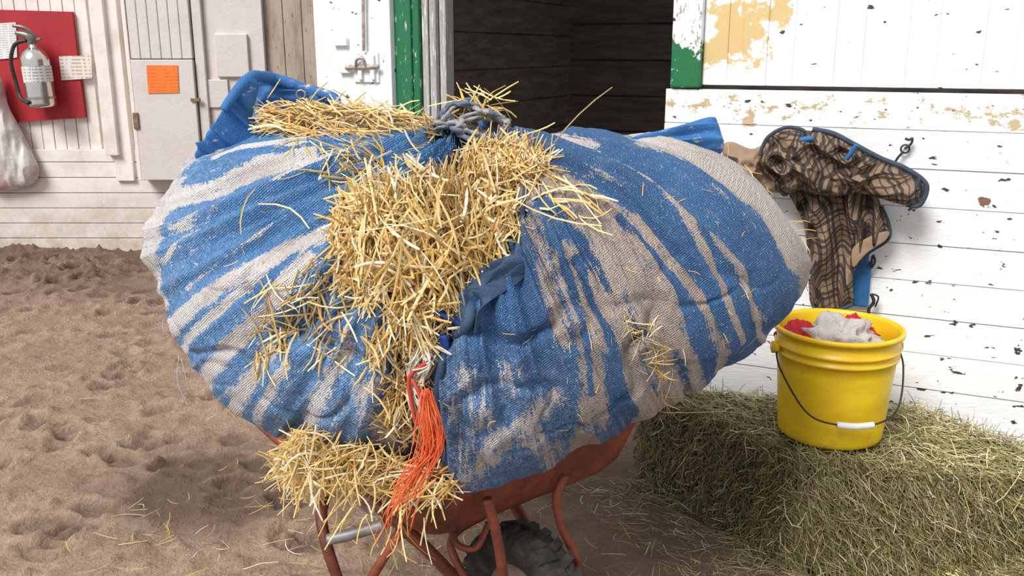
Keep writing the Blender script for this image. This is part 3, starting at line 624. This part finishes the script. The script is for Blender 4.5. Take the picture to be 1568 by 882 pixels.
# ---------------------------------------------------------------- wheelbarrow
def rustm():
    m=M('rusty_red_paint',.55,.1); n=m.noise(9,None,7,.7)
    m.col(m.ramp(n,[(.3,(.06,.025,.017)),(.5,(.20,.048,.025)),(.7,(.34,.085,.04))])); m.bump(m.noise(50,None,6),.4,.004); return m.m
rust=rustm()
C=[np.array(c) for c in ((-.215,1.70),(.37,2.19),(.04,2.62),(-.52,2.2))]
cc=sum(C)/4
def tray():
    def ring(sc,z,rr=.12,sh=(0,0)):
        pts_=[]
        for i in range(4):
            p0=C[i];pm=C[i-1];pn=C[(i+1)%4]
            a_=p0+(pm-p0)/np.linalg.norm(pm-p0)*rr; b_=p0+(pn-p0)/np.linalg.norm(pn-p0)*rr
            for t in np.linspace(0,1,8): pts_.append((1-t)**2*a_+2*t*(1-t)*p0+t*t*b_)
        pts_=[cc+(q-cc)*sc+np.array(sh) for q in pts_]
        return np.array([[*q,z] for q in pts_])
    R=[ring(1.04,.655),ring(1.05,.665),ring(1.06,.66),ring(1.06,.645),ring(1.03,.64),ring(.97,.57),ring(.88,.49),ring(.80,.46),ring(.6,.45),ring(.05,.45)]
    n=len(R[0]); V=np.concatenate(R); Fl=[[i*n+j,i*n+(j+1)%n,(i+1)*n+(j+1)%n,(i+1)*n+j] for i in range(len(R)-1) for j in range(n)]
    o=mk('tray',V,Fl,rust,True,fix=True); sd_=o.modifiers.new('s','SOLIDIFY'); sd_.thickness=.004; return o
wb=[tray()]
wd=np.array([.67,-.74,0]); wd/=np.linalg.norm(wd); wa=np.array([.74,.67,0]); wa/=np.linalg.norm(wa); wc=np.array([.035,1.97,.20])
prof=[(.105,-.03),(.125,-.045),(.155,-.05),(.178,-.046),(.188,-.03),(.19,0),(.188,.03),(.178,.046),(.155,.05),(.125,.045),(.105,.03),(.105,-.03)]
tyre=[latheg(prof,wc,72,wa)]
up=np.array([0,0,1.])
for k in range(28):
    a=k*2*math.pi/28; rd=wd*math.cos(a)+up*math.sin(a); td=-wd*math.sin(a)+up*math.cos(a)
    for sgn in (-1,1):
        c_=wc+rd*.189+wa*.027*sgn+td*(.010*sgn); vs=[]
        for x_ in (-.012,.010):
            for (y_,z_) in ((-.021,-.011),(.021,-.011),(.021,.011),(-.021,.011)): vs.append(c_+rd*(x_+(-.010 if y_*sgn>0 else 0))+wa*y_+td*(z_+y_*sgn*.3))
        tyre.append((np.array(vs),[[0,1,2,3],[4,5,6,7],[0,1,5,4],[1,2,6,5],[2,3,7,6],[3,0,4,7]]))
tm2=M('dusty_tyre_rubber',.9); tm2.col(tm2.ramp(tm2.noise(14,None,6,.7),[(.45,(.018,.017,.016)),(.75,(.10,.08,.065))])); tm2.bump(tm2.noise(60),.4,.004)
ty=merge('tyre',tyre,tm2.m); es=ty.modifiers.new('e','EDGE_SPLIT'); es.split_angle=math.radians(40)
wb.append(ty)
wb.append(merge('wheel_hub',[latheg([(.018,-.07),(.03,-.05),(.03,-.02),(.06,-.008),(.095,-.02),(.108,-.03),(.108,.03),(.095,.02),(.06,.008),(.03,.02),(.03,.05),(.018,.07)],wc,48,wa),tubeg([wc-wa*.13,wc+wa*.13],.009,n=8)],simple('rim_grey_rust',(.30,.28,.25),(.20,.10,.06),20,.6,.3)))
fr_=[]
def TP(l,r): fr_.append(tubeg([P(*q) for q in l],r,n=50))
ax1=wc-wa*.11; ax2=wc+wa*.11
TP([(746,765,1.80),(756,800,1.81),(766,850,1.82),(772,900,1.84)],.012)
TP([(865,728,1.98),(852,760,1.97),(858,800,1.97),(880,850,1.98),(897,900,2.0)],.011)
fr_.append(tubeg([ax1,P(690,835,2.0),P(740,790,2.1)],.010,n=30)); fr_.append(tubeg([P(688,805,1.95),P(702,835,1.92),P(730,838,1.92),P(748,800,1.95)],.008,n=30))
TP([(500,755,1.86),(492,790,1.82),(500,835,1.79),(520,895,1.79)],.013)
TP([(612,815,1.78),(590,850,1.77),(560,900,1.78)],.011)
TP([(622,818,1.8),(660,850,1.84),(700,890,1.9)],.010)
fr_.append(tubeg([P(520,895,1.79),np.array([-.33,1.8,.02]),np.array([-.2,1.85,.01])],.013,n=20))
fr_.append(tubeg([P(560,900,1.78),np.array([-.26,1.8,.02])],.013,n=12)); fr_.append(tubeg([P(772,900,1.84),np.array([-.0,1.87,.14])],.012,n=12)); fr_.append(tubeg([P(897,900,2.0),np.array([.16,2.0,.12]),ax2],.011,n=20)); fr_.append(tubeg([P(700,890,1.9),ax1],.010,n=14))
for sg in (-1,1):
    fr_.append(tubeg([wc+wa*.11*sg,wc-wd*.3+wa*.17*sg+up*.16,wc-wd*.75+wa*.25*sg+up*.26,wc-wd*1.25+wa*.28*sg+up*.42],.016,n=40))
wb.append(merge('frame_tubes',fr_,rust))
wb.append(merge('grey_pipe',[tubeg([P(503,826,1.78),P(545,816,1.77),P(588,803,1.76)],.013,n=20)],simple('galvanised_pipe',(.35,.35,.36),(.22,.2,.19),20,.45,.6)))
group('wheelbarrow',wb)
# ---------------------------------------------------------------- hay bale
EX=np.array([.975,-.222,0]); EY=np.array([.512,-.859,0]); bc=np.array([1.085,2.655,0]); hl,hw,hh=.45,.36,.35
def fb(x,y,z): return bc+EX*x+EY*y+np.array([0,0,z])
def balecore():
    V=[]; th=np.linspace(0,2*np.pi,160,endpoint=False)
    prof=[(0.0,0.0),(.9,0),(.98,.03),(1.0,.12),(1.0,.22),(.99,.31),(.97,.335),(.9,.345),(.6,.345),(.3,.342),(0.001,.342)]
    p2=np.array(cr([(a,b_,0) for a,b_ in prof],60))
    for (rr,zz,_) in p2:
        c_,s_=np.cos(th),np.sin(th); e=.18
        x=np.sign(c_)*np.abs(c_)**e*hl*rr; y=np.sign(s_)*np.abs(s_)**e*hw*rr
        q=np.array([fb(a,b_,zz) for a,b_ in zip(x,y)]); nz=.03*fbm(q[:,0]*9,q[:,1]*9,q[:,2]*9,4)
        q[:,:2]+=((q-bc)[:,:2])*nz[:,None]*1.5; q[:,2]+=nz*.6*(zz>.1); V.append(q)
    n=160; Fl=[[i*n+j,i*n+(j+1)%n,(i+1)*n+(j+1)%n,(i+1)*n+j] for i in range(59) for j in range(n)]
    m=M('pressed_hay',.95); nn=m.noise(30,m.scale(m.tc,(1,1,.35)),8,.75); m.col(m.ramp(nn,[(.3,(.025,.022,.01)),(.5,(.10,.085,.04)),(.7,(.24,.20,.10))])); m.bump(nn,1,.03)
    return mk('bale_core',np.concatenate(V),Fl,m.m,True,fix=True)
bcore=balecore()
def hayset():
    out=[]
    def add(x,y,z,nor,dr,L,W,dk=1.0):
        pos=bc+np.outer(x,EX)+np.outer(y,EY)+np.outer(z,[0,0,1]); keep=((pos-W0)@WN)>.08
        d3=np.outer(dr[:,0],EX)+np.outer(dr[:,1],EY)+np.outer(dr[:,2],[0,0,1])
        pos=pos[keep]; d3=d3[keep]; n=len(pos)
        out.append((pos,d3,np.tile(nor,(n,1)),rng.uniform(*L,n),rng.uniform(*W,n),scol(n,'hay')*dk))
    WW=(.0016,.0038)
    n=4200; x=rng.uniform(-hl,hl,n); y=rng.uniform(-hw,hw,n); z=hh+rng.random(n)*.03-.015
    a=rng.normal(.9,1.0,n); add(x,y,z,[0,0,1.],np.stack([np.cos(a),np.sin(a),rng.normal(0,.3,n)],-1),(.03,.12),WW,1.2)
    n=6000; x=rng.uniform(-hl-.01,hl,n); z=rng.random(n)*hh; y=hw+rng.random(n)*.04*(1.2-z/hh*.6)-.01
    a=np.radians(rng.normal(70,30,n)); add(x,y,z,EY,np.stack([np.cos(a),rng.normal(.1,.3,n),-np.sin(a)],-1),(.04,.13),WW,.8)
    n=5000; y=rng.uniform(-hw,hw,n); z=rng.random(n)*hh; x=-hl-rng.random(n)*.03+.01
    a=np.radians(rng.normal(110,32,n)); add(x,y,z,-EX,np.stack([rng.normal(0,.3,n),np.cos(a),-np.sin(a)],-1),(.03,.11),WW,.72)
    n=2500; y=rng.uniform(-hw,hw,n); z=rng.random(n)*hh; x=hl+rng.random(n)*.04
    a=np.radians(rng.normal(80,40,n)); add(x,y,z,EX,np.stack([rng.normal(0,.3,n),np.cos(a),-np.sin(a)],-1),(.04,.13),WW)
    n=5200; x=rng.uniform(-.1,.85,n); t=rng.random(n)**1.4; y=np.where(x<hl,hw+t*.22,rng.uniform(-.35,hw+.2,n)); 
    top=np.where(x<hl,.24*(1-t)*np.clip((x+.1)/.5,0,1),.26*np.clip(1-(x-hl)/.42,0,1)); z=top*rng.random(n)**.5+.005
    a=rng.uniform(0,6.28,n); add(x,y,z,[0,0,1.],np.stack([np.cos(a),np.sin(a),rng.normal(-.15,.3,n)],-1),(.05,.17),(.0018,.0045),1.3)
    n=900; x=-hl-rng.random(n)**2*.45; y=rng.uniform(-.3,hw+.2,n); a=rng.uniform(0,6.28,n); add(x,y,.0+rng.random(n)*.015,[0,0,1.],np.stack([np.cos(a),np.sin(a),rng.normal(0,.08,n)],-1),(.02,.09),(.0012,.0025))
    return join(out)
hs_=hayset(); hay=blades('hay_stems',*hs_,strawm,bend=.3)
GX,GY=np.meshgrid(np.linspace(-.1,.9,80),np.linspace(-.36,.62,60)); 
hgt=np.where(GX<hl,.20*np.clip(1-(GY-hw)/.2,0,1)*np.clip((GX+.1)/.5,0,1),.22*np.clip(1-(GX-hl)/.4,0,1)*np.clip(1-(GY-hw)/.2,0,1)); hgt=np.clip(hgt*(1+.3*fbm(GX*12,GY*12,1.)),0,1)-.03
mv=np.array([fb(a,b_,c_) for a,b_,c_ in zip(GX.ravel(),GY.ravel(),hgt.ravel())])
dW=(mv-W0)@WN; mv[dW<.03]+=WN*(.03-dW[dW<.03])[:,None]
i=np.arange(59)[:,None]; j=np.arange(79)[None,:]; a=i*80+j
mound=mk('loose_hay_mound',mv,np.stack([a,a+1,a+81,a+80],-1).reshape(-1,4),bcore.data.materials[0],True)
group('hay_bale',[bcore,hay,mound])
# ---------------------------------------------------------------- bucket
bk=PZ(1279,674,.365); bk=np.array([bk[0],bk[1]+.06,.368])
ym=M('yellow_plastic',.38); n=ym.noise(5,ym.scale(ym.tc,(1,1,2.5)),6,.65); c=ym.mix(ym.ramp(n,[(.35,0.0),(.7,1.0)]),(.88,.60,.012),(.72,.42,.01))
c=ym.mix(ym.ramp(ym.noise(16,None,7,.75),[(.58,0.0),(.70,.6)]),c,(.34,.24,.08)); ym.col(c); ym.bump(ym.noise(30),.1,.003)
r0,r1,hb=.152,.178,.342
def rr_(z): return r0+(r1-r0)*z/hb
prof=[(0,0),(r0-.01,0),(r0,.008)]+[(rr_(z),z) for z in np.linspace(.02,hb-.085,8)]
for zz,o in ((hb-.083,.007),(hb-.076,.007),(hb-.074,.0),(hb-.060,.0),(hb-.058,.007),(hb-.050,.007),(hb-.048,0),(hb-.015,0),(hb-.014,.010),(hb-.002,.010),(hb,.006),(hb,-.001)): prof.append((rr_(zz)+o,zz))
prof+=[(rr_(z)-.005,z) for z in np.linspace(hb-.01,.02,8)]+[(0,.015)]
bp=[merge('pail',[latheg(prof,bk,96)],ym.m)]
wp=np.array([1,0.05,0]); wp/=np.linalg.norm(wp)
hz=hb-.066; l_=bk-wp*(rr_(hz)+.012)+up*hz; r_=bk+wp*(rr_(hz)+.012)+up*hz
bl_=[l_,l_+np.array([.0,-.06,-.05]),bk+np.array([-.13,-.165,.13]),bk+np.array([-.05,-.198,.105]),bk+np.array([.05,-.198,.105]),bk+np.array([.13,-.165,.14]),r_+np.array([0,-.06,-.05]),r_]
bp.append(merge('bail_wire',[tubeg(bl_,.0028,n=80,k=8)],blackm))
bp.append(merge('bail_grip',[tubeg([bk+np.array([-.052,-.198,.105]),bk+np.array([0,-.202,.102]),bk+np.array([.052,-.198,.105])],.0095,n=16,k=14)],simple('white_grip',(.8,.8,.78),(.7,.7,.68),10,.4)))
bp.append(merge('bail_ears',[latheg([(0,-.012),(.018,-.012),(.018,.006),(.008,.008),(0,.008)],l_,24,wp),latheg([(0,-.008),(.008,-.008),(.018,-.006),(.018,.012),(0,.012)],r_,24,wp)],ym.m))
redc=simple('red_cloth',(.50,.012,.025),(.34,.01,.02),14,.85,0,.5,60,.006); greyc=simple('grey_towel',(.42,.38,.36),(.54,.49,.46),14,.95,0,.8,140,.006)
def lump(name,cx,cy,cz,rx,ry,rz,mat,seed,amp=.35):
    th=np.linspace(0,np.pi,50)[:,None]; ph=np.linspace(0,2*np.pi,80,endpoint=False)[None,:]
    X=np.sin(th)*np.cos(ph);Y=np.sin(th)*np.sin(ph);Z=np.cos(th)+0*ph
    f=1+amp*fbm(X*2+seed,Y*2+seed,Z*2,3)+amp*.4*(1-2*np.abs(vn(X*3+seed,Y*3,Z*3+seed)))
    Vv=np.stack([cx+rx*X*f,cy+ry*Y*f,cz+rz*Z*f],-1).reshape(-1,3); i=np.arange(49)[:,None]; j=np.arange(80)[None,:]
    return mk(name,Vv,np.stack([i*80+j,i*80+(j+1)%80,(i+1)*80+(j+1)%80,(i+1)*80+j],-1).reshape(-1,4),mat,True)
bp.append(lump('grey_towel',bk[0]-.005,bk[1]-.03,bk[2]+hb-.05,.105,.085,.075,greyc,3,.5))
bp.append(lump('red_cloth_a',bk[0]-.10,bk[1]+.01,bk[2]+hb-.055,.055,.085,.05,redc,5,.5))
bp.append(lump('red_cloth_b',bk[0]+.06,bk[1]+.06,bk[2]+hb-.055,.075,.065,.055,redc,8,.5))
bp.append(lump('red_cloth_c',bk[0]+.02,bk[1]-.03,bk[2]+hb-.11,.12,.10,.05,redc,1,.2))
group('yellow_bucket',bp)
# ---------------------------------------------------------------- plaid horse blanket
pm=M('plaid_wool',.95); uv=pm.attr('luv','Vector'); uvr=pm.scale(uv,(1,1,1),rot=(0,0,.25)); X_,Y_,_=pm.xyz(uvr)
def band(v):
    f=pm.math('FRACT',pm.math('MULTIPLY',v,15.0))
    b1=pm.math('LESS_THAN',pm.math('ABSOLUTE',pm.math('SUBTRACT',f,.3)),.21)
    b2=pm.math('LESS_THAN',pm.math('ABSOLUTE',pm.math('SUBTRACT',f,.3)),.05)
    b3=pm.math('LESS_THAN',pm.math('ABSOLUTE',pm.math('SUBTRACT',f,.8)),.04)
    return pm.math('ADD',pm.math('MULTIPLY',pm.math('SUBTRACT',b1,b2),.5),pm.math('MULTIPLY',b3,.45))
ds=pm.math('ADD',band(X_),band(Y_)); c=pm.ramp(ds,[(0,(.27,.18,.11)),(.5,(.055,.036,.028)),(1,(.012,.010,.012))])
c=pm.mix(pm.ramp(pm.noise(120),[(.35,.4),(.6,0.0)]),c,(.10,.07,.05)); pm.col(c); pm.bump(pm.noise(200),.4,.003)
tan=clothmat('blanket_lining',(.24,.155,.10),(.34,.235,.16),(.40,.31,.23)); trimm=simple('slate_blue_binding',(.022,.045,.07),(.05,.07,.10),30,.8); sb=simple('blue_nylon',(.01,.09,.25),(.015,.15,.38),30,.6)
def PWs(l,o): return [PW(u,v,o) for u,v in l]
Cl=[(1205,285),(1235,265),(1290,262),(1335,285),(1350,315),(1362,345),(1360,366),(1332,385),(1316,400),(1306,425),(1305,465),(1275,476),(1244,470),(1238,430),(1236,380),(1228,335)]
Al=[(1163,235),(1178,208),(1205,195),(1240,200),(1262,198),(1300,215),(1332,240),(1345,268),(1318,292),(1270,300),(1225,290),(1200,300),(1185,275),(1166,258)]
Bl=[(1285,225),(1310,222),(1350,242),(1385,255),(1418,282),(1410,310),(1388,314),(1340,300),(1300,290),(1275,262)]
pb=[blob('hanging_panel',PWs(Cl,.07),WN,.06,pm.m,fold=.08,fs=10,fdir=(1.8,.4),seed=21),
 blob('gathered_neck',PWs(Al,.12),WN,.10,pm.m,fold=.10,fs=10,fdir=(1,1.8),rot=.5,seed=33),
 blob('rolled_sleeve',PWs(Bl,.10),WN,.085,pm.m,fold=.06,fs=9,fdir=(.6,2),rot=-.45,seed=41),
 blob('lining',PWs([(1306,380),(1332,362),(1360,354),(1356,368),(1330,386),(1316,400),(1306,408)],.11),WN,.004,tan,fold=.006,fs=14,seed=2),
 blob('tan_end',PWs([(1106,224),(1120,217),(1150,228),(1175,222),(1195,250),(1205,285),(1190,295),(1160,280),(1130,262),(1112,245)],.07),WN,.07,tan,fold=.06,fs=14,seed=6),
 merge('binding',[tubeg(PWs([(1163,238),(1176,210),(1205,195),(1232,202),(1215,222),(1212,245)],.20),.006,n=50),tubeg(PWs([(1244,198),(1275,204),(1310,222),(1350,243),(1385,257),(1418,282),(1410,312),(1392,316)],.16),.008,n=70),tubeg(PWs([(1305,466),(1275,477),(1244,471)],.10),.007,n=30),tubeg(PWs([(1350,315),(1362,345),(1360,367),(1332,386),(1316,401)],.09),.005,n=50),tubeg(PWs([(1408,272),(1398,298),(1390,313)],.18),.006,n=20)],trimm),
 merge('blue_tabs',[tubeg(PWs([(1312,222),(1305,232),(1296,244)],.23),.02,n=14,flat=.4),tubeg(PWs([(1225,215),(1236,213),(1246,212)],.24),.009,n=10)],sb)]
sbx=Boxes(fw); wbox(sbx,1300,400,1332,470,.01,.03); wbox(sbx,1303,385,1330,405,.01,.04); pb.append(sbx.ob('blue_strap_panel',sb,.006))
pb.append(merge('snap_clip',[tubeg(PWs([(1337,390),(1340,400),(1334,410),(1336,392)],.04),.004,n=24),tubeg(PWs([(1334,450),(1338,462),(1331,472),(1330,480)],.04),.006,n=24),tubeg(PWs([(1335,450),(1345,455),(1340,470)],.04),.003,n=20)],blackm))
group('plaid_horse_blanket',pb)
hk=[tubeg([PW(1386,228,.02)+.013*(math.cos(a)*WE+math.sin(a)*np.array([0,0,1.])) for a in np.linspace(0,6.28,12,endpoint=False)],.003,n=30,closed=True),tubeg(PWs([(1386,212),(1392,214),(1397,212),(1395,220),(1385,228)],.03),.004,n=24),tubeg(PWs([(1384,232),(1376,240),(1368,252)],.03),.004,n=14)]
merge('wall_hook',hk,blackm)
# ---------------------------------------------------------------- light, world, camera
sun=bpy.data.lights.new('sky_opening_light','SUN'); sun.energy=3.9; sun.angle=math.radians(24); sun.color=(1,.97,.93)
so=bpy.data.objects.new('sun_light',sun); COL.objects.link(so); so.rotation_euler=Vector((.50,.68,-.85)).to_track_quat('-Z','Y').to_euler(); so.location=(-2,-3,5)
w=bpy.data.worlds.new('overcast'); bpy.context.scene.world=w; w.use_nodes=True; w.node_tree.nodes['Background'].inputs[0].default_value=(.92,.95,1,1); w.node_tree.nodes['Background'].inputs[1].default_value=.75
cam=bpy.data.cameras.new('camera'); co=bpy.data.objects.new('camera',cam); COL.objects.link(co); co.location=(0,0,H); co.rotation_euler=(math.radians(90)-PIT,0,0); cam.lens=36*F/1568; cam.sensor_width=36; cam.clip_start=.05
bpy.context.scene.camera=co
bpy.context.scene.view_settings.view_transform='Standard'
bpy.context.scene.view_settings.look='None'
